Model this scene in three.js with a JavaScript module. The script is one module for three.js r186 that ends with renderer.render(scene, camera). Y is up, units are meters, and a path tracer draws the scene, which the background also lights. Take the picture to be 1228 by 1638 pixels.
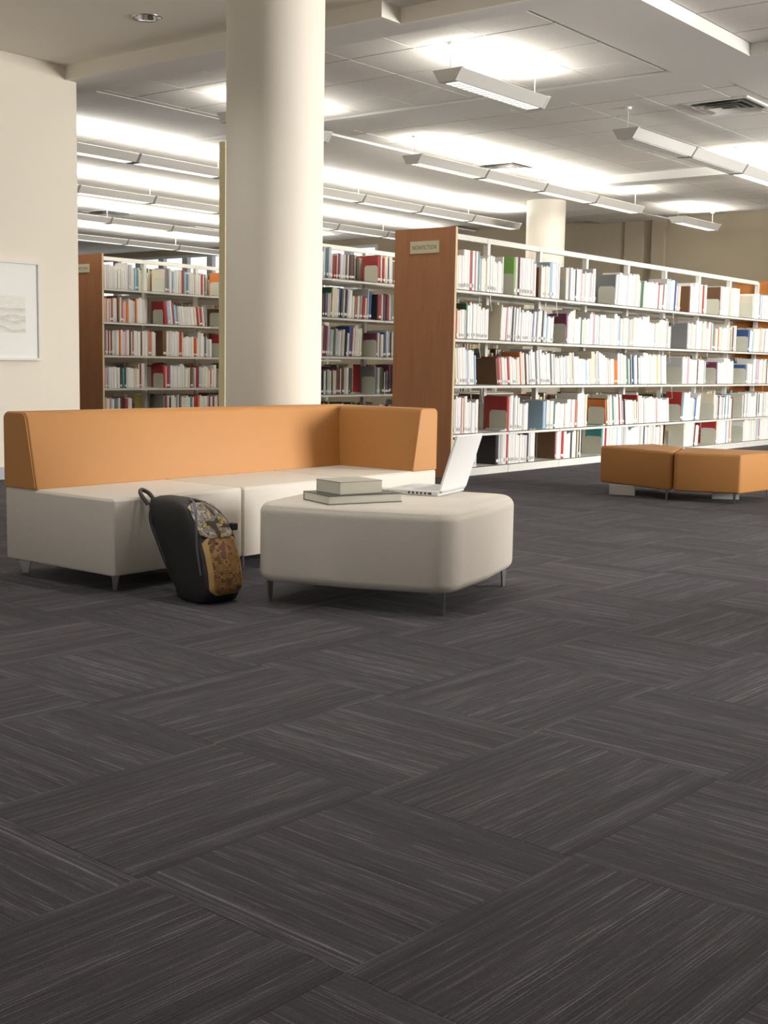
import * as THREE from 'three';
import { RoundedBoxGeometry } from 'three/addons/geometries/RoundedBoxGeometry.js';
import { mergeGeometries, mergeVertices, toCreasedNormals } from 'three/addons/utils/BufferGeometryUtils.js';

// ---------------------------------------------------------------- camera, sky, exposure, added window light
const scene = new THREE.Scene();
const camera = new THREE.PerspectiveCamera(44.509, 1228 / 1638, 0.05, 80);
camera.matrix.makeBasis(
  new THREE.Vector3(0.62068602, 0.01746547, 0.78386467),
  new THREE.Vector3(0.08185737, 0.99284491, -0.08693876),
  new THREE.Vector3(-0.77977448, 0.11812677, 0.61481528));
camera.quaternion.setFromRotationMatrix(camera.matrix);
camera.position.set(0, 0.976, 0);
camera.updateMatrixWorld(true);
const renderer = new THREE.WebGLRenderer({ antialias: true });
renderer.toneMapping = THREE.LinearToneMapping;
renderer.toneMappingExposure = 1.0;
renderer.shadowMap.enabled = true;
scene.background = new THREE.Color(1.3, 1.33, 1.36);           // bright overcast daylight outside the windows
const KEY = 70, KEY2 = 0.6, UP = 23, DOWN = 11;             // key and fill of the two added window bays, pendant uplight, pendant downlight
const bayColor = new THREE.Color(1, 0.972, 0.93), lampColor = new THREE.Color(1, 0.965, 0.9);
const ADDED_WIN = { x0: 9.2, x1: 12.4, y0: 0.8, y1: 3.12, z: 4.5 };   // unseen window bay added beside the lounge for the key light
const ADDED_BAY = { z0: -6.2, z1: -0.4, y0: 0.8, y1: 3.05, x: -3 };  // unseen window bay added behind the camera as fill
{
  const b = new THREE.RectAreaLight(bayColor, KEY2, ADDED_BAY.z1 - ADDED_BAY.z0 - 0.1, ADDED_BAY.y1 - ADDED_BAY.y0 - 0.1);
  b.position.set(ADDED_BAY.x + 0.04, (ADDED_BAY.y0 + ADDED_BAY.y1) / 2, (ADDED_BAY.z0 + ADDED_BAY.z1) / 2); b.rotation.y = -Math.PI / 2;
  scene.add(b);                                              // faces +x
  const l = new THREE.RectAreaLight(bayColor, KEY, ADDED_WIN.x1 - ADDED_WIN.x0 - 0.1, ADDED_WIN.y1 - ADDED_WIN.y0 - 0.1);
  l.position.set((ADDED_WIN.x0 + ADDED_WIN.x1) / 2, (ADDED_WIN.y0 + ADDED_WIN.y1) / 2, ADDED_WIN.z - 0.04);
  scene.add(l);                                              // faces -z, into the room
}

// ---------------------------------------------------------------- helpers
function rng(seed) { let a = seed >>> 0; return () => { a = (a + 0x6D2B79F5) | 0; let t = Math.imul(a ^ (a >>> 15), 1 | a); t = (t + Math.imul(t ^ (t >>> 7), 61 | t)) ^ t; return ((t ^ (t >>> 14)) >>> 0) / 4294967296; }; }
const taken = new Map();
function numbered(n) { const k = taken.get(n) || 0; taken.set(n, k + 1); return k ? n + '_' + String(k).padStart(3, '0') : n; }
function shade(o) { o.castShadow = true; o.receiveShadow = true; return o; }
function mesh(name, geo, mat, parent) { const m = shade(new THREE.Mesh(geo, mat)); m.name = name; parent.add(m); return m; }
function thing(name, label, category, pos = [0, 0, 0], turn = 0, group) {
  const o = new THREE.Group(); o.name = numbered(name); scene.add(o); o.position.set(...pos); o.rotation.y = turn;
  o.userData = { label, category }; if (group) o.userData.group = group; return o;
}
function one(name, geo, mat, label, category, group) {
  const m = shade(new THREE.Mesh(geo, mat)); m.name = numbered(name); scene.add(m);
  m.userData = { label, category }; if (group) m.userData.group = group; return m;
}
function struct(name, label, category) { const o = new THREE.Group(); o.name = name; o.userData = { kind: 'structure', label, category }; scene.add(o); return o; }
function box(x0, x1, y0, y1, z0, z1) { const g = new THREE.BoxGeometry(x1 - x0, y1 - y0, z1 - z0); g.translate((x0 + x1) / 2, (y0 + y1) / 2, (z0 + z1) / 2); boxUV(g); return g; }
function boxUV(g) {                                              // uv in metres by dominant normal
  const p = g.attributes.position, n = g.attributes.normal, uv = new Float32Array(p.count * 2);
  for (let i = 0; i < p.count; i++) {
    const ax = Math.abs(n.getX(i)), ay = Math.abs(n.getY(i)), az = Math.abs(n.getZ(i));
    let a, b; if (ay >= ax && ay >= az) { a = p.getX(i); b = p.getZ(i); } else if (ax >= az) { a = p.getZ(i); b = p.getY(i); } else { a = p.getX(i); b = p.getY(i); }
    uv[2 * i] = a; uv[2 * i + 1] = b;
  }
  g.setAttribute('uv', new THREE.BufferAttribute(uv, 2)); return g;
}
function rbox(x0, x1, y0, y1, z0, z1, r = 0.01, seg = 3) { const g = new RoundedBoxGeometry(x1 - x0, y1 - y0, z1 - z0, seg, r); g.translate((x0 + x1) / 2, (y0 + y1) / 2, (z0 + z1) / 2); return boxUV(g); }
function extrude(pts, depth, bevel = 0, seg = 4, crease = 0.7) {    // outline in xy (points or Shape), extruded along z
  const s = pts.isShape ? pts : new THREE.Shape(pts.map((p) => new THREE.Vector2(p[0], p[1])));
  let g = new THREE.ExtrudeGeometry(s, { depth, bevelEnabled: bevel > 0, bevelSize: bevel, bevelThickness: bevel, bevelOffset: -bevel, bevelSegments: seg, curveSegments: 10 });
  if (bevel > 0) g.translate(0, 0, 0);
  g.deleteAttribute('uv'); g = toCreasedNormals(g, crease); return boxUV(g);
}
function roundedPoly(pts, radii, seg = 8) {                       // 2-d polygon with rounded corners
  const out = [], n = pts.length;
  for (let i = 0; i < n; i++) {
    const P = new THREE.Vector2(...pts[i]), A = new THREE.Vector2(...pts[(i + n - 1) % n]), B = new THREE.Vector2(...pts[(i + 1) % n]);
    const r = Array.isArray(radii) ? radii[i] : radii;
    if (!r) { out.push([P.x, P.y]); continue; }
    const a = A.clone().sub(P).normalize(), b = B.clone().sub(P).normalize(), ang = Math.acos(THREE.MathUtils.clamp(a.dot(b), -1, 1)), t = r / Math.tan(ang / 2);
    const p0 = P.clone().addScaledVector(a, t), p1 = P.clone().addScaledVector(b, t), c = P.clone().addScaledVector(a.clone().add(b).normalize(), r / Math.sin(ang / 2));
    let a0 = Math.atan2(p0.y - c.y, p0.x - c.x), a1 = Math.atan2(p1.y - c.y, p1.x - c.x); let d = a1 - a0; while (d > Math.PI) d -= 2 * Math.PI; while (d < -Math.PI) d += 2 * Math.PI;
    for (let k = 0; k <= seg; k++) { const q = a0 + d * k / seg; out.push([c.x + r * Math.cos(q), c.y + r * Math.sin(q)]); }
  }
  return out;
}
function prismY(pts, y0, y1, bevel = 0, seg = 5, crease = 0.7) {      // plan outline in (x,z), standing from y0 to y1
  const g = extrude(pts.map(([x, z]) => [x, -z]), y1 - y0 - 2 * bevel, bevel, seg, crease);
  g.rotateX(-Math.PI / 2); g.translate(0, y0 + bevel, 0); return boxUV(g);
}
function tube(points, r, seg = 24, rad = 8, closed = false) { return new THREE.TubeGeometry(new THREE.CatmullRomCurve3(points.map((p) => new THREE.Vector3(...p)), closed, 'centripetal'), seg, r, rad, closed); }
function cyl(x, y0, y1, z, r0, r1 = r0, n = 20) { const g = new THREE.CylinderGeometry(r1, r0, y1 - y0, n); g.translate(x, (y0 + y1) / 2, z); return g; }

// ---------------------------------------------------------------- textures and materials
function noiseGrid(n, seed) { const r = rng(seed), a = new Float32Array(n * n); for (let i = 0; i < a.length; i++) a[i] = r(); return (x, y) => { const xi = Math.floor(x), yi = Math.floor(y), fx = x - xi, fy = y - yi, sx = fx * fx * (3 - 2 * fx), sy = fy * fy * (3 - 2 * fy), g = (i, j) => a[((j % n + n) % n) * n + ((i % n + n) % n)]; return (g(xi, yi) * (1 - sx) + g(xi + 1, yi) * sx) * (1 - sy) + (g(xi, yi + 1) * (1 - sx) + g(xi + 1, yi + 1) * sx) * sy; }; }
function tex(w, h, fn, srgb = true, repeat = null) {
  const d = new Uint8Array(w * h * 4);
  for (let j = 0; j < h; j++) for (let i = 0; i < w; i++) { const c = fn(i, j); const o = 4 * (j * w + i); d[o] = c[0]; d[o + 1] = c[1]; d[o + 2] = c[2]; d[o + 3] = 255; }
  const t = new THREE.DataTexture(d, w, h); t.magFilter = THREE.LinearFilter; t.minFilter = THREE.LinearMipmapLinearFilter; t.generateMipmaps = true; t.wrapS = t.wrapT = THREE.RepeatWrapping;
  if (srgb) t.colorSpace = THREE.SRGBColorSpace; if (repeat) t.repeat.set(...repeat); t.needsUpdate = true; return t;
}
const cl = (v) => Math.max(0, Math.min(255, v));
function bumpTex(seed, cells, repeat, oct = 3) { const n = noiseGrid(256, seed); return tex(256, 256, (i, j) => { let v = 0, a = 1, s = 0; for (let k = 0; k < oct; k++) { const f = cells * 2 ** k; v += a * n(i / 256 * f, j / 256 * f); s += a; a *= 0.6; } v = cl(255 * v / s); return [v, v, v]; }, false, repeat); }
const S = (o) => new THREE.MeshStandardMaterial(o);
const lin = (r, g, b) => new THREE.Color().setRGB(r, g, b);
const plasterBump = bumpTex(5, 64, [1.5, 1.5]);
const leatherBump = bumpTex(6, 64, [7, 7]);
const weaveBump = tex(128, 128, (i, j) => { const v = 128 + 70 * Math.sin(i / 128 * Math.PI * 2 * 16) * Math.sin(j / 128 * Math.PI * 2 * 16); return [v, v, v]; }, false, [14, 14]);
const M = {
  wall: S({ color: lin(0.82, 0.755, 0.645), roughness: 0.85, bumpMap: plasterBump, bumpScale: 0.0006 }),
  loungeWall: S({ color: lin(0.30, 0.25, 0.18), roughness: 0.9, bumpMap: plasterBump, bumpScale: 0.0006 }),  // unseen walls, toned darker to hold down their bounced light
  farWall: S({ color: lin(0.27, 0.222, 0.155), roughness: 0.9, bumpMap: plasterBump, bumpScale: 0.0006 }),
  columnPaint: S({ color: lin(0.80, 0.745, 0.64), roughness: 0.62, bumpMap: plasterBump, bumpScale: 0.0004 }),
  foreCeiling: S({ color: lin(0.86, 0.815, 0.725), roughness: 0.9 }),
  soffit: S({ color: lin(0.76, 0.745, 0.71), roughness: 0.9 }),
  gridBar: S({ color: lin(0.72, 0.71, 0.68), roughness: 0.7 }),
  leather: S({ color: lin(0.67, 0.61, 0.53), roughness: 0.5, bumpMap: leatherBump, bumpScale: 0.0008 }),
  orange: S({ color: lin(0.50, 0.225, 0.062), roughness: 0.62, bumpMap: weaveBump, bumpScale: 0.0004 }),
  steel: S({ color: lin(0.62, 0.61, 0.58), roughness: 0.28, metalness: 1 }),
  shelfMetal: S({ color: lin(0.72, 0.71, 0.66), roughness: 0.45 }),
  bookend: S({ color: lin(0.60, 0.60, 0.51), roughness: 0.5 }),
  wire: S({ color: lin(0.75, 0.74, 0.70), roughness: 0.35, metalness: 0.6 }),
  whitePaint: S({ color: lin(0.80, 0.78, 0.74), roughness: 0.5 }),
  joint: S({ color: lin(0.2, 0.195, 0.18), roughness: 0.6 }),
  cable: S({ color: lin(0.55, 0.54, 0.52), roughness: 0.5 }),
  pages: S({ color: lin(0.74, 0.69, 0.56), roughness: 0.9 }),
  sticker: S({ color: lin(0.82, 0.80, 0.76), roughness: 0.6 }),
  edgeBand: S({ color: lin(0.66, 0.52, 0.33), roughness: 0.55 }),
  frameGrey: S({ color: lin(0.42, 0.42, 0.42), roughness: 0.5 }),
  glass: new THREE.MeshPhysicalMaterial({ color: 0xffffff, transmission: 1, thickness: 0, roughness: 0, ior: 1.5 }),
  lens: S({ color: lin(0.85, 0.84, 0.8), roughness: 0.5, emissive: lampColor, emissiveIntensity: 1.15 }),
  housing: S({ color: lin(0.56, 0.545, 0.515), roughness: 0.55 }),
  unlitLens: S({ color: lin(0.7, 0.69, 0.66), roughness: 0.5 }),
  tubeLamp: S({ color: lin(0.9, 0.9, 0.9), roughness: 0.4, emissive: lampColor, emissiveIntensity: 3.0 }),
};
// wood veneer: soft vertical grain
function woodTex(seed, base, amp) { const n = noiseGrid(128, seed); return tex(256, 512, (i, j) => { const g = n(i * 0.22, j * 0.012) * 0.55 + n(i * 0.6 + 9, j * 0.03) * 0.3 + n(i * 0.05, j * 0.006 + 4) * 0.5 - 0.67; return base.map((c) => cl(c * (1 + amp * g))); }, true, [1.4, 0.7]); }
M.veneer = S({ map: woodTex(11, [190, 131, 90], 0.1), roughness: 0.5 });
M.veneerEnd = S({ map: woodTex(12, [178, 112, 50], 0.1), roughness: 0.55 });
{ const n = noiseGrid(128, 21); M.tile = S({ map: tex(256, 256, (i, j) => { const v = 226 + 14 * (n(i * 0.5, j * 0.5) - 0.5) + (n(i * 1.1 + 30, j * 1.1) > 0.86 ? -22 : 0); return [v, v * 0.985, v * 0.955]; }, true, [1.6, 1.6]), roughness: 0.95 }); }

// carpet: striated yarn lines, several variants
function carpetTex(seed, w = 1024, h = 1024) {
  const r = rng(seed), lines = 250, band = noiseGrid(64, seed + 3), along = noiseGrid(256, seed + 5), spk = noiseGrid(256, seed + 9), tint = noiseGrid(64, seed + 13), yarn = [];
  for (let l = 0; l < lines; l++) { const q = r(); yarn.push({ light: q < 0.3 ? 0.55 + 0.45 * r() : q < 0.62 ? 0.12 + 0.2 * r() : q < 0.85 ? 0 : -0.5, f: 5 + 9 * r(), o: r() * 200, b: band(l * 0.1, 1.5) }); }
  return tex(w, h, (i, j) => {
    const f = j / h * lines, l = Math.min(lines - 1, Math.floor(f)), t = f - l, y = yarn[l], u = i / w;
    const m = along(u * y.f + y.o, l * 1.7), patch = along(u * 2.2 + 70, l * 0.09 + 30);
    let v = 66 + 14 * (y.b - 0.5) + 12 * (patch - 0.5);
    if (y.light > 0) v += 58 * y.light * Math.max(0, m * 1.5 - 0.42 + 0.35 * (y.b - 0.5)); else v += 22 * y.light * m;
    v *= (0.8 + 0.4 * spk(i * 0.6, l * 3.7 + t * 1.5)) * (t < 0.22 ? 0.82 : 1);
    const k = tint(u * 5, l * 0.12) - 0.5;
    return [cl(v * (1.0 + 0.03 * k)), cl(v * (0.95 - 0.03 * k)), cl(v * (1.03 - 0.1 * Math.max(0, k)))];
  });
}
const carpetBump = tex(32, 1024, (i, j) => { const t = (j / 1024 * 250) % 1, v = 255 * Math.sin(Math.PI * t); return [v, v, v]; }, false);
const carpets = [101, 202, 303, 404].map((s) => S({ map: carpetTex(s), roughness: 0.95, bumpMap: carpetBump, bumpScale: 0.0008 }));

// ---------------------------------------------------------------- the room shell
const X0 = -3, X1 = 18.2, Z0 = -24, Z1 = ADDED_WIN.z, YT = 3.256, YS = 3.206, YP = 3.253, YF = 3.316;
// floor with carpet tiles
{
  const fl = struct('floor', 'dark charcoal carpet tiles laid quarter turned across the library', 'floor');
  mesh('slab', box(X0 - 0.2, X1 + 0.2, -0.2, -0.007, Z0 - 0.2, Z1 + 0.2), S({ color: lin(0.03, 0.028, 0.028), roughness: 1 }), fl);
  const TX = 0.66, TZ = 0.535, TH = 0.05, ox = 1.5, oz = -1.76, co = Math.cos(TH), si = Math.sin(TH), gap = 0.0004;
  const make = (stripeX) => {
    const w = TX - gap, d = TZ - gap, b = 0.0008;
    const g = extrude([[-w / 2, -d / 2], [w / 2, -d / 2], [w / 2, d / 2], [-w / 2, d / 2]], 0.007 - b, b, 1, 0.3); g.rotateX(-Math.PI / 2); g.translate(0, -0.007, 0);
    const p = g.attributes.position, uv = g.attributes.uv;
    for (let i = 0; i < p.count; i++) { const u = p.getX(i) / TX + 0.5, v = p.getZ(i) / TZ + 0.5; stripeX ? uv.setXY(i, u, v) : uv.setXY(i, v, u); }
    return g;
  };
  const gA = make(true), gB = make(false), near = [], far = [[], [], [], []], r = rng(77), v = new THREE.Vector3();
  for (let i = -8; i < 28; i++) for (let j = -44; j < 16; j++) {
    const a = (i + 0.5) * TX, b = (j + 0.5) * TZ, x = ox + a * co - b * si, z = oz + a * si + b * co;
    const k = Math.floor(r() * 4), fu = r() < 0.5;
    if (x < X0 - 0.3 || x > X1 + 0.3 || z < Z0 - 0.3 || z > Z1 + 0.3) continue;
    v.set(x, 0, z).project(camera);
    const inFrame = Math.abs(v.x) < 1.25 && Math.abs(v.y) < 1.2 && v.z < 1 && x * 0.78 - z * 0.615 > 0.5 && x < 10.6 && z > -7.4;
    (inFrame ? near : far).push({ x, z, k, fu, s: (i + j) & 1, d: Math.hypot(x, z) });
    if (!inFrame) { const t = far.pop(); const g = (t.s ? gA : gB).clone(); g.rotateY(-TH + (fu ? Math.PI : 0)); g.translate(x, 0, z); far[k].push(g); }
  }
  near.sort((a, b) => a.d - b.d);
  near.forEach((t, n) => {
    if (n < 295) { const m = mesh('carpet_tile', t.s ? gA : gB, carpets[t.k], fl); m.position.set(t.x, 0, t.z); m.rotation.y = -TH + (t.fu ? Math.PI : 0); }
    else { const g = (t.s ? gA : gB).clone(); g.rotateY(-TH + (t.fu ? Math.PI : 0)); g.translate(t.x, 0, t.z); far[t.k].push(g); }
  });
  far.forEach((a, k) => { const m = mesh('distant_carpet_tiles', mergeGeometries(a), carpets[k], fl); m.userData.kind = 'stuff'; });
}
// walls
{
  const w = struct('wall_left', 'cream painted wall that carries the framed picture', 'wall');
  mesh('wall_panel', box(X0, 6.69, 0, YF, -8.71, -8.55), M.wall, w);
  const b = struct('baseboard_left', 'pale grey baseboard along the cream wall', 'baseboard');
  mesh('baseboard_strip', rbox(X0, 6.69, 0, 0.1, -8.55, -8.538, 0.003), S({ color: lin(0.42, 0.46, 0.52), roughness: 0.5 }), b);
  const wr = struct('wall_right', 'tan wall with the added window bay beside the lounge', 'wall');
  for (const a of [[X0 - 0.2, ADDED_WIN.x0, 0, 3.5], [ADDED_WIN.x1, X1 + 0.2, 0, 3.5], [ADDED_WIN.x0, ADDED_WIN.x1, 0, ADDED_WIN.y0], [ADDED_WIN.x0, ADDED_WIN.x1, ADDED_WIN.y1, 3.5]]) mesh('wall_panel', box(a[0], a[1], a[2], a[3], Z1, Z1 + 0.2), M.loungeWall, wr);
  const wb = struct('wall_back', 'tan wall at the open end of the lounge', 'wall');
  for (const a of [[0, 3.5, Z0, ADDED_BAY.z0], [0, 3.5, ADDED_BAY.z1, Z1], [0, ADDED_BAY.y0, ADDED_BAY.z0, ADDED_BAY.z1], [ADDED_BAY.y1, 3.5, ADDED_BAY.z0, ADDED_BAY.z1]]) mesh('wall_panel', box(X0 - 0.2, X0, a[0], a[1], a[2], a[3]), M.loungeWall, wb);
  const wz = struct('wall_rear', 'tan wall behind the last shelving rows', 'wall');
  mesh('wall_panel', box(X0 - 0.2, X1 + 0.2, 0, 3.5, Z0 - 0.2, Z0), M.wall, wz);
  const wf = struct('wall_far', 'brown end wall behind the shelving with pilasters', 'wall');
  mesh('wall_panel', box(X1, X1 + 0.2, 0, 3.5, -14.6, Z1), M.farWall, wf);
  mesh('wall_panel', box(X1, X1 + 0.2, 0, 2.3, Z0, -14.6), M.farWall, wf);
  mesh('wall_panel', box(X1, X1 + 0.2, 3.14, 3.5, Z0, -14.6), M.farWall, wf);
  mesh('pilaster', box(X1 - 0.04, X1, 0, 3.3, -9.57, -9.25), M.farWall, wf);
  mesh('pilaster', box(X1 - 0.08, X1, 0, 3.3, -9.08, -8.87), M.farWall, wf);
  // windows
  function win(name, label, plane, a0, a1, y0, y1, n, mull) {
    const o = struct(name, label, 'window'), f = 0.05;
    const B = (u0, u1, v0, v1, t, nm, mt) => mesh(nm, plane === 'z' ? box(u0, u1, v0, v1, Z1 + 0.06 - t, Z1 + 0.06 + t) : plane === 'x' ? box(X1 + 0.06 - t, X1 + 0.06 + t, v0, v1, u0, u1) : box(X0 - 0.06 - t, X0 - 0.06 + t, v0, v1, u0, u1), mt, o);
    B(a0, a1, y0, y0 + f, 0.04, 'frame_bar', M.frameGrey); B(a0, a1, y1 - f, y1, 0.04, 'frame_bar', M.frameGrey);
    for (let i = 0; i <= n; i++) { const u = a0 + (a1 - a0) * i / n; B(Math.max(a0, u - mull / 2), Math.min(a1, u + mull / 2), y0, y1, 0.05, 'mullion', M.frameGrey); }
    for (let i = 0; i < n; i++) B(a0 + (a1 - a0) * i / n + mull / 2, a0 + (a1 - a0) * (i + 1) / n - mull / 2, y0 + f, y1 - f, 0.004, 'pane', M.glass);
  }
  win('window_1', 'added unseen tall grey framed window bay in the wall beside the lounge', 'z', ADDED_WIN.x0, ADDED_WIN.x1, ADDED_WIN.y0, ADDED_WIN.y1, 3, 0.05);
  win('window_3', 'added unseen wide grey framed window bay in the end wall of the lounge', 'b', ADDED_BAY.z0, ADDED_BAY.z1, ADDED_BAY.y0, ADDED_BAY.y1, 5, 0.05);
  win('window_2', 'row of bright windows with grey mullions above the distant shelves', 'x', -23.46, -14.6, 2.3, 3.14, 12, 0.16);
}
// ceiling
const DOWNLIGHTS = [[6.0, -6.885, 'round recessed downlight with ridged chrome reflector near the cream wall'], [4.2, -3.3, 'added unseen round recessed downlight above the cream ottoman'], [4.2, -5.1, 'added unseen round recessed downlight above the sofa back'], [2.4, -3.3, 'added unseen round recessed downlight above the sofa end'], [4.2, -1.5, 'added unseen round recessed downlight over the open carpet']], SPOT = 9;  // only the first is in view; the others are added to brighten the tops
const ceiling = struct('ceiling', 'library ceiling of grey tiles, plain soffits and beams', 'ceiling');
{
  // foreground ceiling with the hole of the downlight
  const s = new THREE.Shape(); s.moveTo(X0, -Z1); s.lineTo(6.78, -Z1); s.lineTo(6.78, 5.28); s.lineTo(6.58, 5.28); s.lineTo(6.58, 10.5); s.lineTo(X0, 10.5);
  for (const [x, z] of DOWNLIGHTS) { const h = new THREE.Path(); h.absarc(x, -z, 0.1, 0, Math.PI * 2, true); s.holes.push(h); }
  const g = new THREE.ExtrudeGeometry(s, { depth: 0.2, bevelEnabled: false, curveSegments: 24 }); g.rotateX(-Math.PI / 2); g.translate(0, YF, 0);
  mesh('lounge_ceiling', boxUV(g), M.foreCeiling, ceiling);
  mesh('fascia', box(6.58, 6.62, YS, YF + 0.18, -10.0, -5.3201), M.foreCeiling, ceiling);
  mesh('fascia', box(6.58, 6.8195, YS, YF + 0.18, -5.32, -5.28), M.foreCeiling, ceiling);
  mesh('fascia', box(6.78, 6.82, YS, YF + 0.18, -5.279, Z1), M.foreCeiling, ceiling);
  // backing slabs (above the tiles)
  const SL = (a, y0) => mesh('slab', box(a[0], a[1], y0, 3.5, a[2], a[3]), M.gridBar, ceiling);
  SL([X0, 6.6, Z0, -10.5], 3.3); SL([6.6, X1 + 0.1, Z0, -3.9], YT + 0.05); SL([9.1, X1 + 0.1, -3.9, Z1], YT + 0.05); SL([6.83, 9.1, -3.9, Z1], 3.385);
  const so = (x0, x1, z0, z1, y = YP, mt = M.soffit) => mesh('soffit', box(x0, x1, y, 3.45, z0, z1), mt, ceiling);
  so(6.62, 7.0, -10.0, -5.32, YS); so(6.82, 7.0, -5.32, Z1, YS);
  so(7.0, 9.24, -10.0, -8.87); so(7.0, 9.24, -4.51, -3.82); so(9.24, 9.76, -8.45, -3.82); so(9.07, 9.76, -3.82, Z1);
  so(9.76, X1, -4.27, Z1);
  so(13.7, 14.0, -8.45, -4.27, 3.16);
  mesh('beam', box(9.24, 14.0, 3.235, 3.45, -10.0, -8.45), M.soffit, ceiling);
  // white grid bars along the rows of tiles; across them the joints stay open grooves
  const bars = (x0, x1, z0, z1, y) => { for (let z = -6.33 - 0.61 * 8; z < 3; z += 0.61) if (z > z0 + 0.02 && z < z1 - 0.02) mesh('grid_bar', box(x0, x1, y + 0.003, y + 0.03, z - 0.0062, z + 0.0062), M.gridBar, ceiling); };
  bars(7.0, 9.16, -8.87, -4.545, YT); bars(9.76, 13.7, -8.45, -4.27, YT); bars(7.0, 9.07, -3.82, -1.0, 3.34); bars(7.3, 17.3, -12.41, -10.0, YT);
  // tiles
  const tg = new RoundedBoxGeometry(0.597, 0.016, 0.597, 1, 0.003); boxUV(tg);
  const put = (x, y, z) => { const m = mesh('ceiling_tile', tg, M.tile, ceiling); m.position.set(x, y + 0.008, z); };
  const part = (x0, x1, y, z0, z1, vx0, vx1, vz0, vz1) => {          // a tile cut at the border of its coffer
    const a = Math.max(x0, vx0), b = Math.min(x1, vx1), c = Math.max(z0, vz0), d = Math.min(z1, vz1); if (b - a < 0.06 || d - c < 0.06) return;
    if (b - a > 0.596 && d - c > 0.596) return put((a + b) / 2, y, (c + d) / 2);
    mesh('ceiling_tile', rbox(a, b, y, y + 0.016, c, d, 0.003, 1), M.tile, ceiling);
  };
  const field = (vx0, vx1, vz0, vz1, y, limit = 1e9) => {
    const xs = [], zs = []; for (let x = 7.51 - 0.61 * 30; x < 20; x += 0.61) xs.push(x); for (let z = -6.33 - 0.61 * 40; z < 3; z += 0.61) zs.push(z);
    for (const x of xs) for (const z of zs) part(x + 0.0065, x + 0.6035, y, z + 0.0065, z + 0.6035, vx0, vx1, vz0, vz1);
  };
  field(7.0, 9.16, -8.86, -4.545, YT); field(9.76, 13.7, -8.448, -4.27, YT); field(7.0, 9.07, -3.81, -1.9, 3.34); field(7.3, 17.3, -12.41, -10.0, YT);
  field(14.0, 17.6, -8.8, -6.4, YT);
  // the remaining tiles, too far off to tell apart
  const rest = []; for (let x = 7.51 - 0.61; x < X1; x += 0.61) for (let z = -6.33 - 0.61 * 10; z > Z0; z -= 0.61) { const g = tg.clone(); g.translate(x + 0.305, YT + 0.008, z - 0.305); rest.push(g); }
  for (let x = 14.22; x < X1 - 0.3; x += 0.61) for (const [z0, z1] of [[-10.0, -8.8], [-6.4, -4.3]]) for (let z = z0; z + 0.6 <= z1 + 0.01; z += 0.6) { const g = tg.clone(); g.translate(x, YT + 0.008, z + 0.3); rest.push(g); }
  const m = mesh('distant_ceiling_tiles', mergeGeometries(rest), M.tile, ceiling); m.userData.kind = 'stuff';
}
// columns
{
  const column = (x, z, r, y1, label) => {
    const c = thing('column', label, 'column', [x, 0, z]);
    mesh('shaft', new THREE.CylinderGeometry(r, r, y1, 72, 1).translate(0, y1 / 2, 0), M.columnPaint, c);
    mesh('base_trim', new THREE.CylinderGeometry(r + 0.012, r + 0.012, 0.1, 72, 1).translate(0, 0.05, 0), S({ color: lin(0.2, 0.19, 0.18), roughness: 0.6 }), c);
  };
  column(5.462, -5.162, 0.283, YF, 'thick round cream column standing right behind the sofa');
  column(6.45, 0.1, 0.283, YF, 'added unseen round cream column that shades the ottoman');  // out of view, added to block part of the key light from the ottoman
  column(9.75, -0.2, 0.283, YP, 'added unseen round cream column that shades the orange ottomans');  // added out of view to cut the key light on the orange ottomans
  column(15.37, -9.33, 0.27, YT, 'distant round column rising behind the nonfiction bookcase');
  one('wooden_post', rbox(6.056, 6.116, 0, 2.43, -6.238, -6.178, 0.004), S({ color: lin(0.78, 0.70, 0.42), roughness: 0.6 }), 'slim pale yellow post peeking out behind the cream column', 'post');
}
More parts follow.
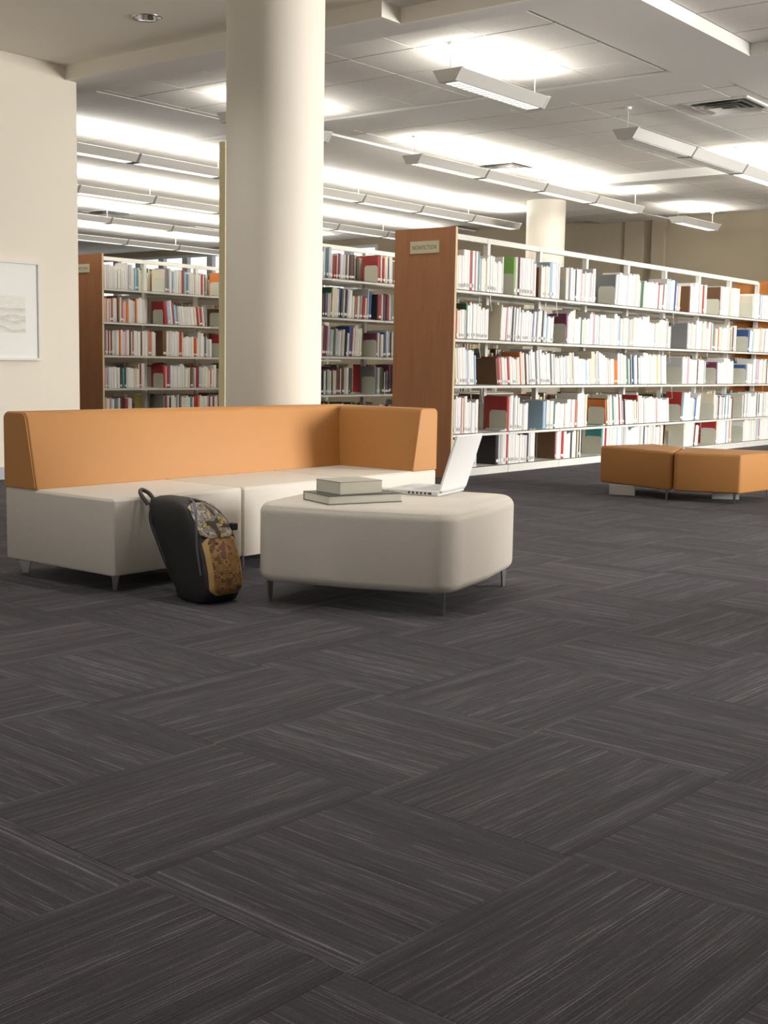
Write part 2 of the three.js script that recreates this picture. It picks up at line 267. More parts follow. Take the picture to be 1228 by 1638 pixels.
// ---------------------------------------------------------------- ceiling fixtures
{
  const L = 1.22, yb = 2.985;
  const prof = roundedPoly([[-0.07, 0], [0.07, 0], [0.125, 0.08], [0.115, 0.085], [0.062, 0.012], [-0.062, 0.012], [-0.115, 0.085], [-0.125, 0.08]], 0);
  const house = extrude(prof, L - 0.03, 0); house.translate(0, 0, -(L - 0.03) / 2); house.rotateY(Math.PI / 2);
  const lensG = rbox(-(L - 0.12) / 2, (L - 0.12) / 2, -0.004, 0.006, -0.055, 0.055, 0.002, 1);
  const capG = extrude([[-0.072, -0.003], [0.072, -0.003], [0.13, 0.086], [-0.13, 0.086]], 0.03, 0); capG.translate(0, 0, -0.015); capG.rotateY(Math.PI / 2);
  const lampG = new THREE.CylinderGeometry(0.013, 0.013, L - 0.16, 10); lampG.rotateZ(Math.PI / 2); lampG.translate(0, 0.04, 0);
  const fineG = rbox(-0.0035, 0.0035, -0.0065, -0.003, -0.055, 0.055, 0.001, 1);
  const run = (x0, n, z, label, louvers, off = 0) => {          // off: sections at the near end whose lamps are out
    const o = thing('pendant_light', label, 'ceiling light', [x0, yb, z], 0, 'linear pendant lights');
    for (let i = 0; i < n; i++) {
      const c = (i + 0.5) * L;
      const h = mesh('housing', house, M.housing, o); h.position.x = c;
      const l = mesh('diffuser', lensG, i < off ? M.unlitLens : M.lens, o); l.position.x = c;
      if (louvers) for (let k = 0; k < 16; k++) { const f = mesh('louver', fineG, M.whitePaint, l); f.position.x = -0.5 + k / 15; }
      const t = mesh('lamp_tube', lampG, i < off ? M.unlitLens : M.tubeLamp, o); t.position.x = c;
    }
    for (let i = 0; i <= n; i++) { const e = mesh('end_cap', capG, i % n ? M.joint : M.housing, o); e.position.x = i === 0 ? 0.015 : i === n ? n * L - 0.015 : i * L; }
    for (let i = 0; i <= n; i += Math.max(1, n > 1 ? 2 : 1)) { const x = i === 0 ? 0.04 : i === n ? n * L - 0.04 : i * L; const w = mesh('cable', cyl(0, 0.02, YT - yb, 0, 0.004, 0.004, 8), M.cable, o); w.position.x = x; mesh('canopy', cyl(0, YT - yb - 0.02, YT - yb, 0, 0.03, 0.03, 14), M.whitePaint, w); }
    for (const t of [-1, 1]) { const up = new THREE.RectAreaLight(lampColor, UP, (n - off) * L - 0.06, 0.12); up.position.set(x0 + (n + off) * L / 2, yb + 0.1, z + t * 0.06); up.rotation.x = Math.PI / 2 + t * 0.7; scene.add(up); }   // the lamps throw their light up and to both sides
    const dn = new THREE.RectAreaLight(lampColor, DOWN, (n - off) * L - 0.1, 0.1); dn.position.set(x0 + (n + off) * L / 2, yb - 0.009, z); dn.rotation.x = -Math.PI / 2; scene.add(dn);
  };
  run(7.5, 1, -5.41, 'short white linear pendant light below the tiled recess beside the column', true);
  run(7.72, 1, -7.85, 'short white linear pendant light mostly hidden behind the cream column', true);
  run(10.2, 5, -5.41, 'long white pendant light run hanging over the front of the nonfiction bookcase', true, 2);
  run(10.31, 4, -7.85, 'four section white pendant light run hanging behind the nonfiction bookcase end panel', true);
  run(16.4, 1, -7.85, 'small white pendant light hanging in front of the brown end wall', false);
  run(7.55, 7, -10.3, 'white pendant light run along the edge of the plain soffit, third row', false);
  run(8.7, 7, -12.75, 'white pendant light run over the aisle before the last bookcase, fourth row', false);
  run(10.0, 6, -15.2, 'white pendant light run behind the last bookcase, fifth row', false);
  run(11.2, 5, -17.7, 'white pendant light run close to the distant windows, sixth row', false);
  // air vents
  const vent = (x, z, label) => {
    const v = thing('air_vent', label, 'air vent', [x, YT, z], 0, 'ceiling air vents');
    const ring = (a, b, y0, y1) => { const s = new THREE.Shape([[-a, -a], [a, -a], [a, a], [-a, a]].map((p) => new THREE.Vector2(...p))); s.holes.push(new THREE.Path([[-b, -b], [-b, b], [b, b], [b, -b]].map((p) => new THREE.Vector2(...p)))); const g = new THREE.ExtrudeGeometry(s, { depth: y1 - y0, bevelEnabled: false }); g.rotateX(-Math.PI / 2); g.translate(0, y0, 0); return g; };
    mesh('frame', ring(0.285, 0.25, -0.012, 0), M.whitePaint, v);
    for (let k = 0; k < 3; k++) { const g = new THREE.CylinderGeometry(0.2 - 0.06 * k, 0.28 - 0.06 * k, 0.028, 4, 1, true); g.rotateY(Math.PI / 4); g.scale(1.2, 1, 1.2); g.translate(0, -0.018 - 0.006 * k, 0); mesh('louver', g, M.ventMetal, v); }
    mesh('backing', box(-0.25, 0.25, -0.003, 0, -0.25, 0.25), S({ color: lin(0.22, 0.22, 0.21), roughness: 0.8 }), v);
  };
  M.ventMetal = S({ color: lin(0.7, 0.69, 0.66), roughness: 0.5, side: THREE.DoubleSide });
  vent(10.63, -4.65, 'square white air vent in the tiles beside the plain soffit'); vent(12.45, -8.1, 'square white air vent in the tiles beside the long beam');
  vent(13.04, -15.9, 'square air vent between the fifth and sixth light rows'); vent(15.47, -16.5, 'square air vent near the distant windows');
  // recessed downlight
  const pts = []; for (let i = 0; i <= 6; i++) pts.push(new THREE.Vector2(0.098 - 0.0075 * i, 0.018 * i));
  const rg = new THREE.LatheGeometry(pts, 60); { const p = rg.attributes.position; for (let i = 0; i < p.count; i++) { const a = Math.atan2(p.getZ(i), p.getX(i)), k = 1 + 0.03 * Math.cos(a * 15); p.setX(i, p.getX(i) * k); p.setZ(i, p.getZ(i) * k); } rg.computeVertexNormals(); }
  const ringG = new THREE.TorusGeometry(0.1, 0.007, 8, 40).rotateX(Math.PI / 2), bulbG = new THREE.SphereGeometry(0.04, 20, 12).translate(0, 0.11, 0);
  const chrome = S({ color: lin(0.75, 0.72, 0.68), metalness: 1, roughness: 0.2, side: THREE.DoubleSide }), bulb = S({ color: lin(0.8, 0.78, 0.72), roughness: 0.3, emissive: lampColor, emissiveIntensity: 1.6 });
  for (const [x, z, label] of DOWNLIGHTS) {
    const d = thing('downlight', label, 'downlight', [x, YF, z], 0, 'lounge downlights');
    mesh('trim_ring', ringG, M.steel, d); mesh('reflector', rg, chrome, d); mesh('lamp', bulbG, bulb, d);
    const l = new THREE.SpotLight(lampColor, SPOT, 0, 0.95, 1, 2); l.position.set(x, YF - 0.01, z); l.target.position.set(x, 0, z); l.castShadow = true; l.shadow.radius = 8; scene.add(l); scene.add(l.target);
  }
}
// ---------------------------------------------------------------- picture on the wall
{
  const p = thing('framed_picture', 'pale framed drawing in a wide white mat on the cream wall', 'picture', [5.93, 1.338, -8.55]);
  const W = 0.71, H = 0.785, f = 0.022;
  for (const [a, b, c, e] of [[-W / 2, W / 2, H / 2 - f, H / 2], [-W / 2, W / 2, -H / 2, -H / 2 + f], [-W / 2, -W / 2 + f, -H / 2 + f, H / 2 - f], [W / 2 - f, W / 2, -H / 2 + f, H / 2 - f]]) mesh('frame_bar', rbox(a, b, c, e, 0, 0.035, 0.003), S({ color: lin(0.74, 0.72, 0.68), roughness: 0.35 }), p);
  mesh('mat_board', box(-W / 2 + f, W / 2 - f, -H / 2 + f, H / 2 - f, 0, 0.018), S({ color: lin(0.86, 0.85, 0.82), roughness: 0.8 }), p);
  const n = noiseGrid(64, 31), n2 = noiseGrid(64, 33);
  const art = tex(256, 160, (i, j) => {
    const x = i / 256, y = j / 160; let v = 238;
    for (let k = 0; k < 4; k++) { const hgt = 0.18 + 0.17 * k + 0.16 * (n(x * 4 + k * 9, k) - 0.5) - 0.05 * x; const d = y - hgt; if (d < 0 && d > -0.14) v -= 34 * (1 + d / 0.14) * (0.4 + 0.6 * n2(x * 14 + k * 5, y * 20)); }
    v -= 10 * n2(x * 40, y * 30); return [v, v * 0.99, v * 0.955];
  }, true); art.wrapS = art.wrapT = THREE.ClampToEdgeWrapping;
  const g = new THREE.PlaneGeometry(0.48, 0.288); g.translate(-0.02, -0.03, 0.0195); mesh('drawing', g, S({ map: art, roughness: 0.8 }), p);
}
// ---------------------------------------------------------------- bookcases
const signTex = (() => { const c = document.createElement('canvas'); c.width = 512; c.height = 176; const x = c.getContext('2d'); x.fillStyle = '#e9e2bf'; x.fillRect(0, 0, 512, 176); x.fillStyle = '#4a4f38'; x.font = '82px sans-serif'; x.textAlign = 'center'; x.textBaseline = 'middle'; x.fillText('NONFICTION', 256, 92, 440); const t = new THREE.CanvasTexture(c); t.colorSpace = THREE.SRGBColorSpace; return t; })();
const SEC = 0.914;
function bookcase(label, x0, n, zf, depth, ys, top, endPanel, signZ, signY) {
  const o = thing('bookcase', label, 'bookcase', [x0, 0, zf]);         // local: x along the row, z from 0 (front) to -depth
  const zc = -depth / 2, len = n * SEC + 0.03;
  const panel = (x, name) => { const e = mesh(name, box(x, x + 0.028, 0, top, -depth, 0), M.veneer, o); e.userData.label = 'reddish brown wood veneer end panel'; mesh('edge_band', box(x, x + 0.028, 0, top, 0, 0.003), M.edgeBand, e); return e; };
  const e = panel(0, 'end_panel');
  { const s = mesh('sign', rbox(-0.008, 0, signY, signY + 0.105, -signZ - 0.31, -signZ, 0.002), S({ color: lin(0.75, 0.7, 0.48), roughness: 0.5 }), e); s.userData.label = 'cream sign lettered NONFICTION'; const g = new THREE.PlaneGeometry(0.306, 0.101); g.rotateY(-Math.PI / 2); g.translate(-0.0085, signY + 0.0525, -signZ - 0.155); const t = mesh('sign_face', g, S({ map: signTex, roughness: 0.5 }), e); }
  if (endPanel) { const f = mesh('end_panel', box(len + 0.028, len + 0.056, 0, top, -depth, 0), M.veneerEnd, o); f.userData.label = 'orange toned wood end panel'; }
  for (let i = 0; i <= n; i++) {
    const x = 0.045 + i * SEC; mesh('post', box(x - 0.022, x + 0.022, 0, top - 0.02, zc - 0.025, zc + 0.025), M.shelfMetal, o);
  }
  for (let i = 0; i < n; i++) {
    const a = 0.034 + i * SEC, b = a + SEC - 0.006;
    mesh('top_rail', box(a, b, top - 0.052, top - 0.004, zc - 0.02, zc + 0.02), M.shelfMetal, o);
    ys.forEach((y, k) => {
      for (const s of [0, 1]) {
        const za = s ? -depth + 0.012 : zc + 0.03, zb = s ? zc - 0.03 : -0.012;
        const g = mergeGeometries([box(a, b, y - 0.006, y, za, zb), s ? box(a, b, y - 0.028, y, za, za + 0.006) : box(a, b, y - 0.028, y, zb - 0.006, zb)]);
        mesh('shelf', g, M.shelfMetal, o);
        if (k === 0 && !s) mesh('kick_plate', box(a, b, 0, y - 0.028, zb - 0.012, zb - 0.004), M.shelfMetal, o);
      }
    });
  }
  return o;
}
const rows = [
  { x0: 8.793, n: 8, zf: -6.216, depth: 0.646, ys: [0.075, 0.377, 0.80, 1.198, 1.614], top: 2.131, name: 'the long nonfiction bookcase' },
  { x0: 9.33, n: 5, zf: -8.85, depth: 0.646, ys: [0.215, 0.632, 1.044, 1.457, 1.869], top: 2.262, name: 'the shaded bookcase behind the column' },
  { x0: 10.13, n: 5, zf: -12.49, depth: 0.646, ys: [0.19, 0.604, 1.017, 1.43, 1.843], top: 2.262, name: 'the rear bookcase beside the cream wall' },
];
bookcase('long open steel bookcase with reddish wood end panel signed NONFICTION', rows[0].x0, 8, rows[0].zf, 0.646, rows[0].ys, rows[0].top, true, 0.165, 1.918);
bookcase('shaded steel bookcase between the cream column and the nonfiction end panel', rows[1].x0, 5, rows[1].zf, 0.646, rows[1].ys, rows[1].top, false, 0.165, 2.04);
bookcase('rear steel bookcase whose end panel shows beside the cream wall', rows[2].x0, 5, rows[2].zf, 0.646, rows[2].ys, rows[2].top, false, 0.235, 2.035);

// books
const bookCover = (() => {       // unit book cover: spine rounded at z=0 facing +z, boards back to z=-1, thickness along x, height along y
  const s = new THREE.Shape(); const b = 0.1;
  const pts = [[-0.5, 1], [-0.5, 0.04], [-0.36, 0.012], [0, 0], [0.36, 0.012], [0.5, 0.04], [0.5, 1], [0.5 - b, 1], [0.5 - b, 0.06], [-0.5 + b, 0.06], [-0.5 + b, 1]];
  s.setFromPoints(pts.map((p) => new THREE.Vector2(p[0], p[1])));
  const g = new THREE.ExtrudeGeometry(s, { depth: 1, bevelEnabled: false }); g.rotateX(-Math.PI / 2); return g;   // (x, depth) plan, extruded up
})();
const bookPages = (() => { const g = new THREE.BoxGeometry(0.8, 0.97, 0.92); g.translate(0, 0.5, -0.52); return g; })();
const stickerG = (() => { const g = new THREE.BoxGeometry(0.9, 0.09, 0.02); g.translate(0, 0.12, 0.003); return g; })();
const PAL = [
  ['white', 0.82, 0.81, 0.79], ['cream', 0.72, 0.66, 0.52], ['pale grey', 0.55, 0.55, 0.55], ['red', 0.42, 0.035, 0.035], ['orange', 0.68, 0.2, 0.04], ['dark blue', 0.05, 0.11, 0.3],
  ['light blue', 0.35, 0.52, 0.68], ['dark green', 0.06, 0.16, 0.08], ['black', 0.025, 0.025, 0.03], ['brown', 0.16, 0.075, 0.035], ['pink', 0.68, 0.36, 0.42], ['yellow', 0.72, 0.58, 0.16], ['teal', 0.06, 0.3, 0.3], ['plum', 0.2, 0.05, 0.1], ['lime green', 0.22, 0.45, 0.1], ['grey', 0.25, 0.25, 0.26]];
const palIx = Object.fromEntries(PAL.map((p, i) => [p[0], i]));
const bookMats = PAL.map((p) => S({ color: lin(p[1], p[2], p[3]), roughness: 0.42 }));
const bayOf = (x, row) => [`${['first', 'second', 'third', 'fourth', 'fifth', 'sixth', 'seventh', 'eighth'][Math.max(0, Math.min(7, Math.floor((x - rows[row].x0) / SEC)))]} bay from the NONFICTION panel`, 'bookcase between column and NONFICTION panel', 'rear bookcase beside the cream wall'][row];
const shelfWord = ['bottom', 'fourth', 'third', 'second', 'top'];
const all = [], ends = [], wires = [];
// shelf groups: for each shelf (bottom first) [x start, x end, colour of the first cover, bookend 0/1, lean]
const plan = [
  [ // long nonfiction bookcase
    [[8.86, 9.24, 'white', 0], [9.54, 10.22, 'black', 0], [10.58, 11.13, 'brown', 0], [11.52, 12.96, 'teal', 1], [13.47, 13.9, 'cream', 1], [14.36, 14.84, 'red', 1], [15.2, 16.05, 'white', 1]],
    [[8.86, 9.26, 'pale grey', 0], [9.71, 10.09, 'red', 1], [10.36, 11.2, 'light blue', 0], [11.56, 13.08, 'orange', 1], [13.35, 13.9, 'red', 1], [14.28, 14.86, 'cream', 1], [15.13, 16.05, 'cream', 1]],
    [[8.86, 9.2, 'cream', 0], [9.5, 12.98, 'brown', 0], [13.36, 13.99, 'pale grey', 1], [14.29, 14.82, 'plum', 1], [15.19, 16.05, 'dark blue', 1]],
    [[8.86, 9.36, 'red', 0], [9.55, 10.5, 'cream', 0], [10.72, 13.04, 'plum', 1], [13.44, 14.88, 'grey', 0], [15.21, 16.05, 'dark blue', 1]],
    [[8.86, 9.58, 'white', 0], [9.76, 10.15, 'lime green', 1], [10.2, 10.57, 'brown', 0], [10.69, 11.28, 'cream', 1], [11.68, 13.22, 'grey', 1], [13.45, 13.95, 'brown', 0], [14.29, 14.9, 'brown', 1], [15.3, 16.05, 'cream', 1]],
  ],
  [ // shaded bookcase
    [[10.05, 10.6, 'brown', 0], [11.05, 11.5, 'red', 0]],
    [[10.05, 10.62, 'dark green', 0], [11.05, 11.5, 'grey', 1]],
    [[10.05, 10.82, 'grey', 0], [11.07, 11.5, 'plum', 1]],
    [[10.05, 10.97, 'cream', 0], [11.07, 11.5, 'black', 0]],
    [[10.05, 10.68, 'pale grey', 0], [11.07, 11.5, 'red', 1]],
  ],
  [ // rear bookcase
    [[10.19, 10.62, 'cream', 0], [11.15, 12.6, 'grey', 0]],
    [[10.19, 10.85, 'pink', 0], [11.15, 12.1, 'red', 1], [12.25, 12.8, 'cream', 0]],
    [[10.19, 11.04, 'grey', 0], [11.14, 12.03, 'brown', 0], [12.17, 12.8, 'red', 1]],
    [[10.19, 10.84, 'white', 0], [11.15, 11.93, 'red', 1], [12.17, 12.8, 'brown', 1]],
    [[10.19, 10.78, 'white', 0], [11.16, 11.94, 'cream', 1], [12.17, 12.8, 'orange', 1]],
  ],
];
const mixes = [
  { white: 74, cream: 9, 'pale grey': 8, red: 1.6, orange: 0.8, 'dark blue': 0.7, 'light blue': 2, 'dark green': 0.5, black: 1.2, brown: 1, pink: 1.5, yellow: 0.4, teal: 0.5, grey: 2 },
  { white: 14, cream: 20, 'pale grey': 20, red: 8, 'dark green': 7, black: 12, brown: 10, grey: 12, 'dark blue': 5, plum: 5 },  // mixed covers, with the shade on this row put into darker colours
  { white: 66, cream: 14, 'pale grey': 8, red: 8, orange: 3, 'light blue': 3, teal: 4, brown: 4, pink: 4, black: 3, grey: 4 },
];
plan.forEach((shelves, ri) => {
  const R = rows[ri], r = rng(900 + ri), mix = Object.entries(mixes[ri]), tot = mix.reduce((s, m) => s + m[1], 0);
  const pick = () => { let q = r() * tot; for (const [k, w] of mix) { q -= w; if (q <= 0) return k; } return 'white'; };
  shelves.forEach((groups, si) => {
    const y = R.ys[si];
    groups.forEach(([xa, xb, first, be], gi) => {
      let x = xa, i = 0, lean = (r() < 0.3 ? 1 : 0) * (0.04 + 0.1 * r()) * (r() < 0.5 ? 1 : -1), hb = (si === 4 && ri === 0 ? 0.315 : 0.285);
      if (ri === 1) lean *= 0.5;
      let hRun = hb * (0.9 + 0.2 * r()), left = 0;
      if (lean < 0) x += 0.3 * Math.abs(lean);
      const xEnd = lean > 0 ? xb - 0.3 * lean : xb;
      while (x < xEnd) {
        if (left-- <= 0) { left = 2 + Math.floor(r() * 7); hRun = hb * (0.84 + 0.3 * r()); }
        const t = Math.min(0.016 + 0.034 * r() * r() + (r() < 0.12 ? 0.016 : 0), 0.07) * (ri === 0 ? 1.05 : 1.1);
        const h = Math.min(hRun * (0.95 + 0.1 * r()), 0.34), d = 0.19 + 0.06 * r();
        if (x + t > xEnd + 0.01) break;
        const c = i === 0 ? first : pick();
        all.push({ row: ri, shelf: si, x: x + t / 2, y, z: R.zf - 0.018 - 0.012 * r(), t: t - 0.0015, h, d, c, lean, first: i === 0 && be, sticker: r() < 0.7 });
        x += t / Math.cos(lean); i++;
      }
      if (be) ends.push({ row: ri, shelf: si, x: xa - 0.004 - (lean < 0 ? 0 : 0), y, z: R.zf - 0.02, flip: false });
      if (ri === 0 && r() < 0.55 && si < 4) wires.push({ x: xb + 0.03, y: R.ys[si + 1] - 0.03, z: R.zf - 0.03, shelf: si });
    });
  });
});
// the back faces of the rows: books seen through the gaps, spines to the other side
const backs = [];
rows.forEach((R, ri) => { const r = rng(400 + ri); R.ys.forEach((y) => { let x = R.x0 + 0.06; const xe = R.x0 + R.n * SEC; while (x < xe) { if (r() < 0.045) { x += 0.12 + 0.3 * r(); continue; } const t = 0.02 + 0.035 * r(), h = 0.24 + 0.09 * r(); backs.push({ x: x + t / 2, y, z: R.zf - R.depth + 0.02 + 0.01 * r(), t: t - 0.001, h, d: 0.2 + 0.05 * r(), c: ['cream', 'yellow', 'brown', 'pale grey', 'cream', 'grey', 'red', 'white', 'dark green'][Math.floor(r() * 9)], back: true, lean: 0 }); x += t; } }); });

const v0 = new THREE.Vector3();
for (const b of all) b.dist = Math.hypot(b.x, b.y - 0.976, b.z) * (b.row === 1 ? 1.02 : 1);
const order = [...all].sort((a, b) => a.dist - b.dist), single = new Set(order.slice(0, 296));
function placeBook(o, b) { o.position.set(b.x + (b.lean > 0 ? 0 : 0), b.y + Math.abs(Math.sin(b.lean)) * b.t / 2 + 0.0005, b.z); o.rotation.set(0, b.back ? Math.PI : 0, -b.lean); }
for (const b of single) {
  const where = bayOf(b.x, b.row);
  const size = (b.h > 0.305 ? 'tall ' : b.h < 0.262 ? 'short ' : '') + (b.t > 0.042 ? 'thick ' : b.t < 0.02 ? 'thin ' : '');
  const look = b.first ? `${b.c} covered book propped by a bookend` : `${size}${b.c} book`;
  const label = `${Math.abs(b.lean) > 0.02 ? 'leaning ' : ''}${look}, ${shelfWord[b.shelf]} shelf, ${where}`;
  const o = thing('book', label, 'book', [0, 0, 0], 0, label);
  placeBook(o, b);
  const c = mesh('cover', bookCover, bookMats[palIx[b.c]], o); c.scale.set(b.t, b.h, b.d);
  const p = mesh('pages', bookPages, M.pages, o); p.scale.set(b.t, b.h, b.d);
  if (b.sticker && b.c !== 'white' || b.sticker && b.x < 10.5) { const s = mesh('spine_label', stickerG, b.c === 'white' ? bookMats[palIx['pale grey']] : M.sticker, o); s.scale.set(b.t * 0.8, b.h, 0.2); }
}
{ // the rest of the books, too many to name singly
  const parts = [], col = (g, c, jit) => { const n = g.attributes.position.count, a = new Float32Array(n * 3); for (let i = 0; i < n; i++) { a[3 * i] = c[0] * jit; a[3 * i + 1] = c[1] * jit; a[3 * i + 2] = c[2] * jit; } g.setAttribute('color', new THREE.BufferAttribute(a, 3)); return g; };
  const r = rng(5), m4 = new THREE.Object3D();
  const strip = (g) => { const q = g.index ? g.toNonIndexed() : g.clone(); q.deleteAttribute('uv'); return q; };
  const C = strip(bookCover), P = strip(bookPages), K = strip(stickerG);
  for (const b of [...all.filter((q) => !single.has(q)), ...backs]) {
    placeBook(m4, b); m4.scale.set(b.t, b.h, b.d); m4.updateMatrix();
    const pc = PAL[palIx[b.c]]; parts.push(col(C.clone().applyMatrix4(m4.matrix), pc.slice(1), 0.92 + 0.12 * r())); parts.push(col(P.clone().applyMatrix4(m4.matrix), [0.74, 0.69, 0.56], 1));
    if (b.sticker && b.c !== 'white') { m4.scale.set(b.t * 0.8, b.h, 0.2); m4.updateMatrix(); parts.push(col(K.clone().applyMatrix4(m4.matrix), [0.82, 0.8, 0.76], 1)); }
  }
  const m = one('shelved_books', mergeGeometries(parts), S({ vertexColors: true, roughness: 0.45 }), 'remaining rows of mostly white library books on the steel bookcases', 'books'); m.userData.kind = 'stuff';
}
{ // bookends and hanging wire supports
  const s = roundedPoly([[0, 0], [0.19, 0], [0.19, 0.19], [0, 0.19]], [0, 0, 0.035, 0.035], 6);
  const plate = extrude(s, 0.0025, 0); plate.rotateY(Math.PI / 2); const foot = box(-0.1, 0, 0, 0.0025, -0.19, 0);
  const g = mergeGeometries([plate, foot].map((q) => { const n = q.index ? q.toNonIndexed() : q; return n; }));
  for (const e of ends) {
    const label = `grey metal bookend, ${shelfWord[e.shelf]} shelf, ${bayOf(e.x, e.row)}`;
    const o = thing('bookend', label, 'bookend', [e.x - 0.003, e.y, e.z - 0.004], 0, label);
    mesh('plate', plate, M.bookend, o); mesh('foot', foot, M.bookend, o);
  }
  const wg = mergeGeometries([tube([[0, 0, 0], [0.004, -0.05, 0], [0.03, -0.13, 0]], 0.003, 8, 6), tube([[0.03, -0.13, 0], [0.03, -0.135, -0.06], [0.03, -0.13, -0.12]], 0.003, 8, 6), tube([[0, 0, -0.12], [0.004, -0.05, -0.12], [0.03, -0.13, -0.12]], 0.003, 8, 6)]);
  for (const w of wires) { const label = `slanted wire book support over the ${shelfWord[w.shelf]} shelf, ${bayOf(w.x, 0)}`; const m = one('wire_book_support', wg, M.wire, label, 'book support', label); m.position.set(w.x, w.y, w.z); }
}
// ---------------------------------------------------------------- sofa
function bladeLeg(parent, x, y, z, turn, h) { const g = extrude([[-0.03, 0], [0.03, 0], [0.016, -h], [-0.012, -h]], 0.006, 0.001, 1); g.translate(0, 0, -0.003); const m = mesh('leg', g, M.steel, parent); m.position.set(x, y, z); m.rotation.y = turn; return m; }
{
  const o = thing('sofa', 'long sofa with orange back and arm on a cream leather base', 'sofa', [3.34, 0, -4.06]);
  const Lx = 2.275, D = 0.75, yb = 0.07, ys = 0.398, yt = 0.734;
  for (let i = 0; i < 3; i++) { const a = i * Lx / 3, b = (i + 1) * Lx / 3; const m = mesh('seat_base', prismY(roundedPoly([[a + 0.001, -D], [b - 0.001, -D], [b - 0.001, 0], [a + 0.001, 0]], 0.018, 5), yb, ys, 0.016, 5), M.leather, o); m.userData.label = 'cream leather seat block'; }
  // backrest: slanted front, extruded along x
  const pr = (f0, f1) => roundedPoly([[0, ys - 0.004], [f0, ys - 0.004], [f1, yt], [0, yt]], [0.004, 0.006, 0.03, 0.03], 6);
  { const g = extrude(pr(0.235, 0.165), Lx - 0.02, 0.008, 3); g.rotateY(Math.PI / 2); g.scale(1, 1, -1); const ix = g.index; // profile x -> z
    const p = g.attributes.position; // after rotateY: (x,y,z) -> (z,y,-x); scale flips z back
    if (!ix) { for (let i = 0; i < p.count; i += 3) for (const at of ['position', 'normal', 'uv']) { const A = g.attributes[at], s = A.itemSize; for (let k = 0; k < s; k++) { const t = A.array[(i + 1) * s + k]; A.array[(i + 1) * s + k] = A.array[(i + 2) * s + k]; A.array[(i + 2) * s + k] = t; } } }
    const nn = g.attributes.normal; g.translate(0.01, 0, -D); const m = mesh('backrest', g, M.orange, o); m.userData.label = 'orange upholstered backrest'; }
  { const g = extrude(pr(0.225, 0.158), D - 0.2, 0.008, 3); // along z, profile x measured from outer side
    const q = extrude(roundedPoly([[Lx, ys - 0.004], [Lx, yt], [Lx - 0.158, yt], [Lx - 0.222, ys - 0.004]], [0.004, 0.03, 0.03, 0.006], 6), D - 0.19, 0.008, 3); q.translate(0, 0, -(D - 0.19) - 0.008); const m = mesh('arm', q, M.orange, o); m.userData.label = 'orange upholstered arm'; }
  { const g = extrude(roundedPoly([[-D + 0.006, ys], [-D + 0.228, ys], [-D + 0.16, yt - 0.005], [-D + 0.006, yt - 0.005]], [0.004, 0.006, 0.028, 0.028], 6), 0.004, 0.0015, 1); g.rotateY(-Math.PI / 2); g.translate(0.002, 0, 0); mesh('end_panel', g, M.orange, o); }
  for (const [x, z, t] of [[0.06, -0.06, Math.PI / 4 + 0.62], [0.06, -0.69, -0.9], [0.82, -0.06, 0.7], [1.5, -0.06, 0.7], [2.2, -0.06, -0.7], [2.2, -0.69, 0.7]]) bladeLeg(o, x, yb + 0.002, z, t, yb + 0.001);
}
// ---------------------------------------------------------------- ottoman with laptop and books
{
  const o = thing('ottoman', 'square cream leather ottoman holding a laptop and two books', 'ottoman', [4.16, 0, -3.224]);
  const c = [[3.638, -3.497], [3.904, -2.747], [4.682, -2.95], [4.416, -3.70]].map(([x, z]) => [(x - 4.16) * 1.045, (z + 3.224) * 1.045]); c[0][0] -= 0.015; c[0][1] -= 0.012;
  const bulge = []; for (let i = 0; i < 4; i++) { const a = c[i], b = c[(i + 1) % 4]; bulge.push([a[0] * 0.985, a[1] * 0.985]); bulge.push([(a[0] + b[0]) / 2 * 1.04, (a[1] + b[1]) / 2 * 1.04]); }
  const cushion = mesh('cushion', prismY(roundedPoly(bulge, [0.085, 1.2, 0.125, 1.2, 0.11, 1.2, 0.11, 1.2], 10), 0.086, 0.412, 0.046, 8, 1.0), M.leather, o);
  for (const [i, t] of [[0, 0.35], [1, 0.667], [2, 0.25], [3, 0.7]]) bladeLeg(o, c[i][0] * 0.87, 0.09, c[i][1] * 0.87, t, 0.0895);
}
{
  const o = thing('laptop', 'open white laptop seen from behind on the cream ottoman', 'laptop', [4.325, 0.4125, -3.118], Math.atan2(0.227, 0.974));
  // local x along the hinge, local +z away from the keyboard
  const body = mesh('base', rbox(0, 0.305, 0, 0.022, -0.245, 0, 0.005), S({ color: lin(0.78, 0.78, 0.77), roughness: 0.4 }), o);
  mesh('keyboard', rbox(0.025, 0.28, 0.0215, 0.0235, -0.13, -0.03, 0.001, 1), S({ color: lin(0.55, 0.55, 0.54), roughness: 0.6 }), o);
  mesh('touchpad', rbox(0.105, 0.2, 0.0215, 0.0228, -0.225, -0.15, 0.001, 1), S({ color: lin(0.7, 0.7, 0.69), roughness: 0.4 }), o);
  for (let k = 0; k < 6; k++) { const z = -0.04 - 0.019 * k - (k === 0 ? -0.006 : 0); mesh('port', box(-0.0012, 0.002, 0.006, 0.0155, z - (k === 0 ? 0.012 : 0.005), z + 0.004), S({ color: lin(0.05, 0.05, 0.05), roughness: 0.5 }), o); }
  mesh('hinge', new THREE.CylinderGeometry(0.008, 0.008, 0.27, 16).rotateZ(Math.PI / 2).translate(0.1525, 0.02, 0.004), S({ color: lin(0.6, 0.6, 0.6), roughness: 0.5 }), o);
  const lid = mesh('lid', rbox(0, 0.305, 0, 0.252, -0.004, 0.006, 0.004), S({ color: lin(0.93, 0.93, 0.93), roughness: 0.32 }), o); lid.position.set(0, 0.022, 0.004); lid.rotation.x = 0.30;
  mesh('screen', box(0.015, 0.29, 0.015, 0.238, -0.0052, -0.0042), S({ color: lin(0.03, 0.03, 0.035), roughness: 0.2 }), lid);
}
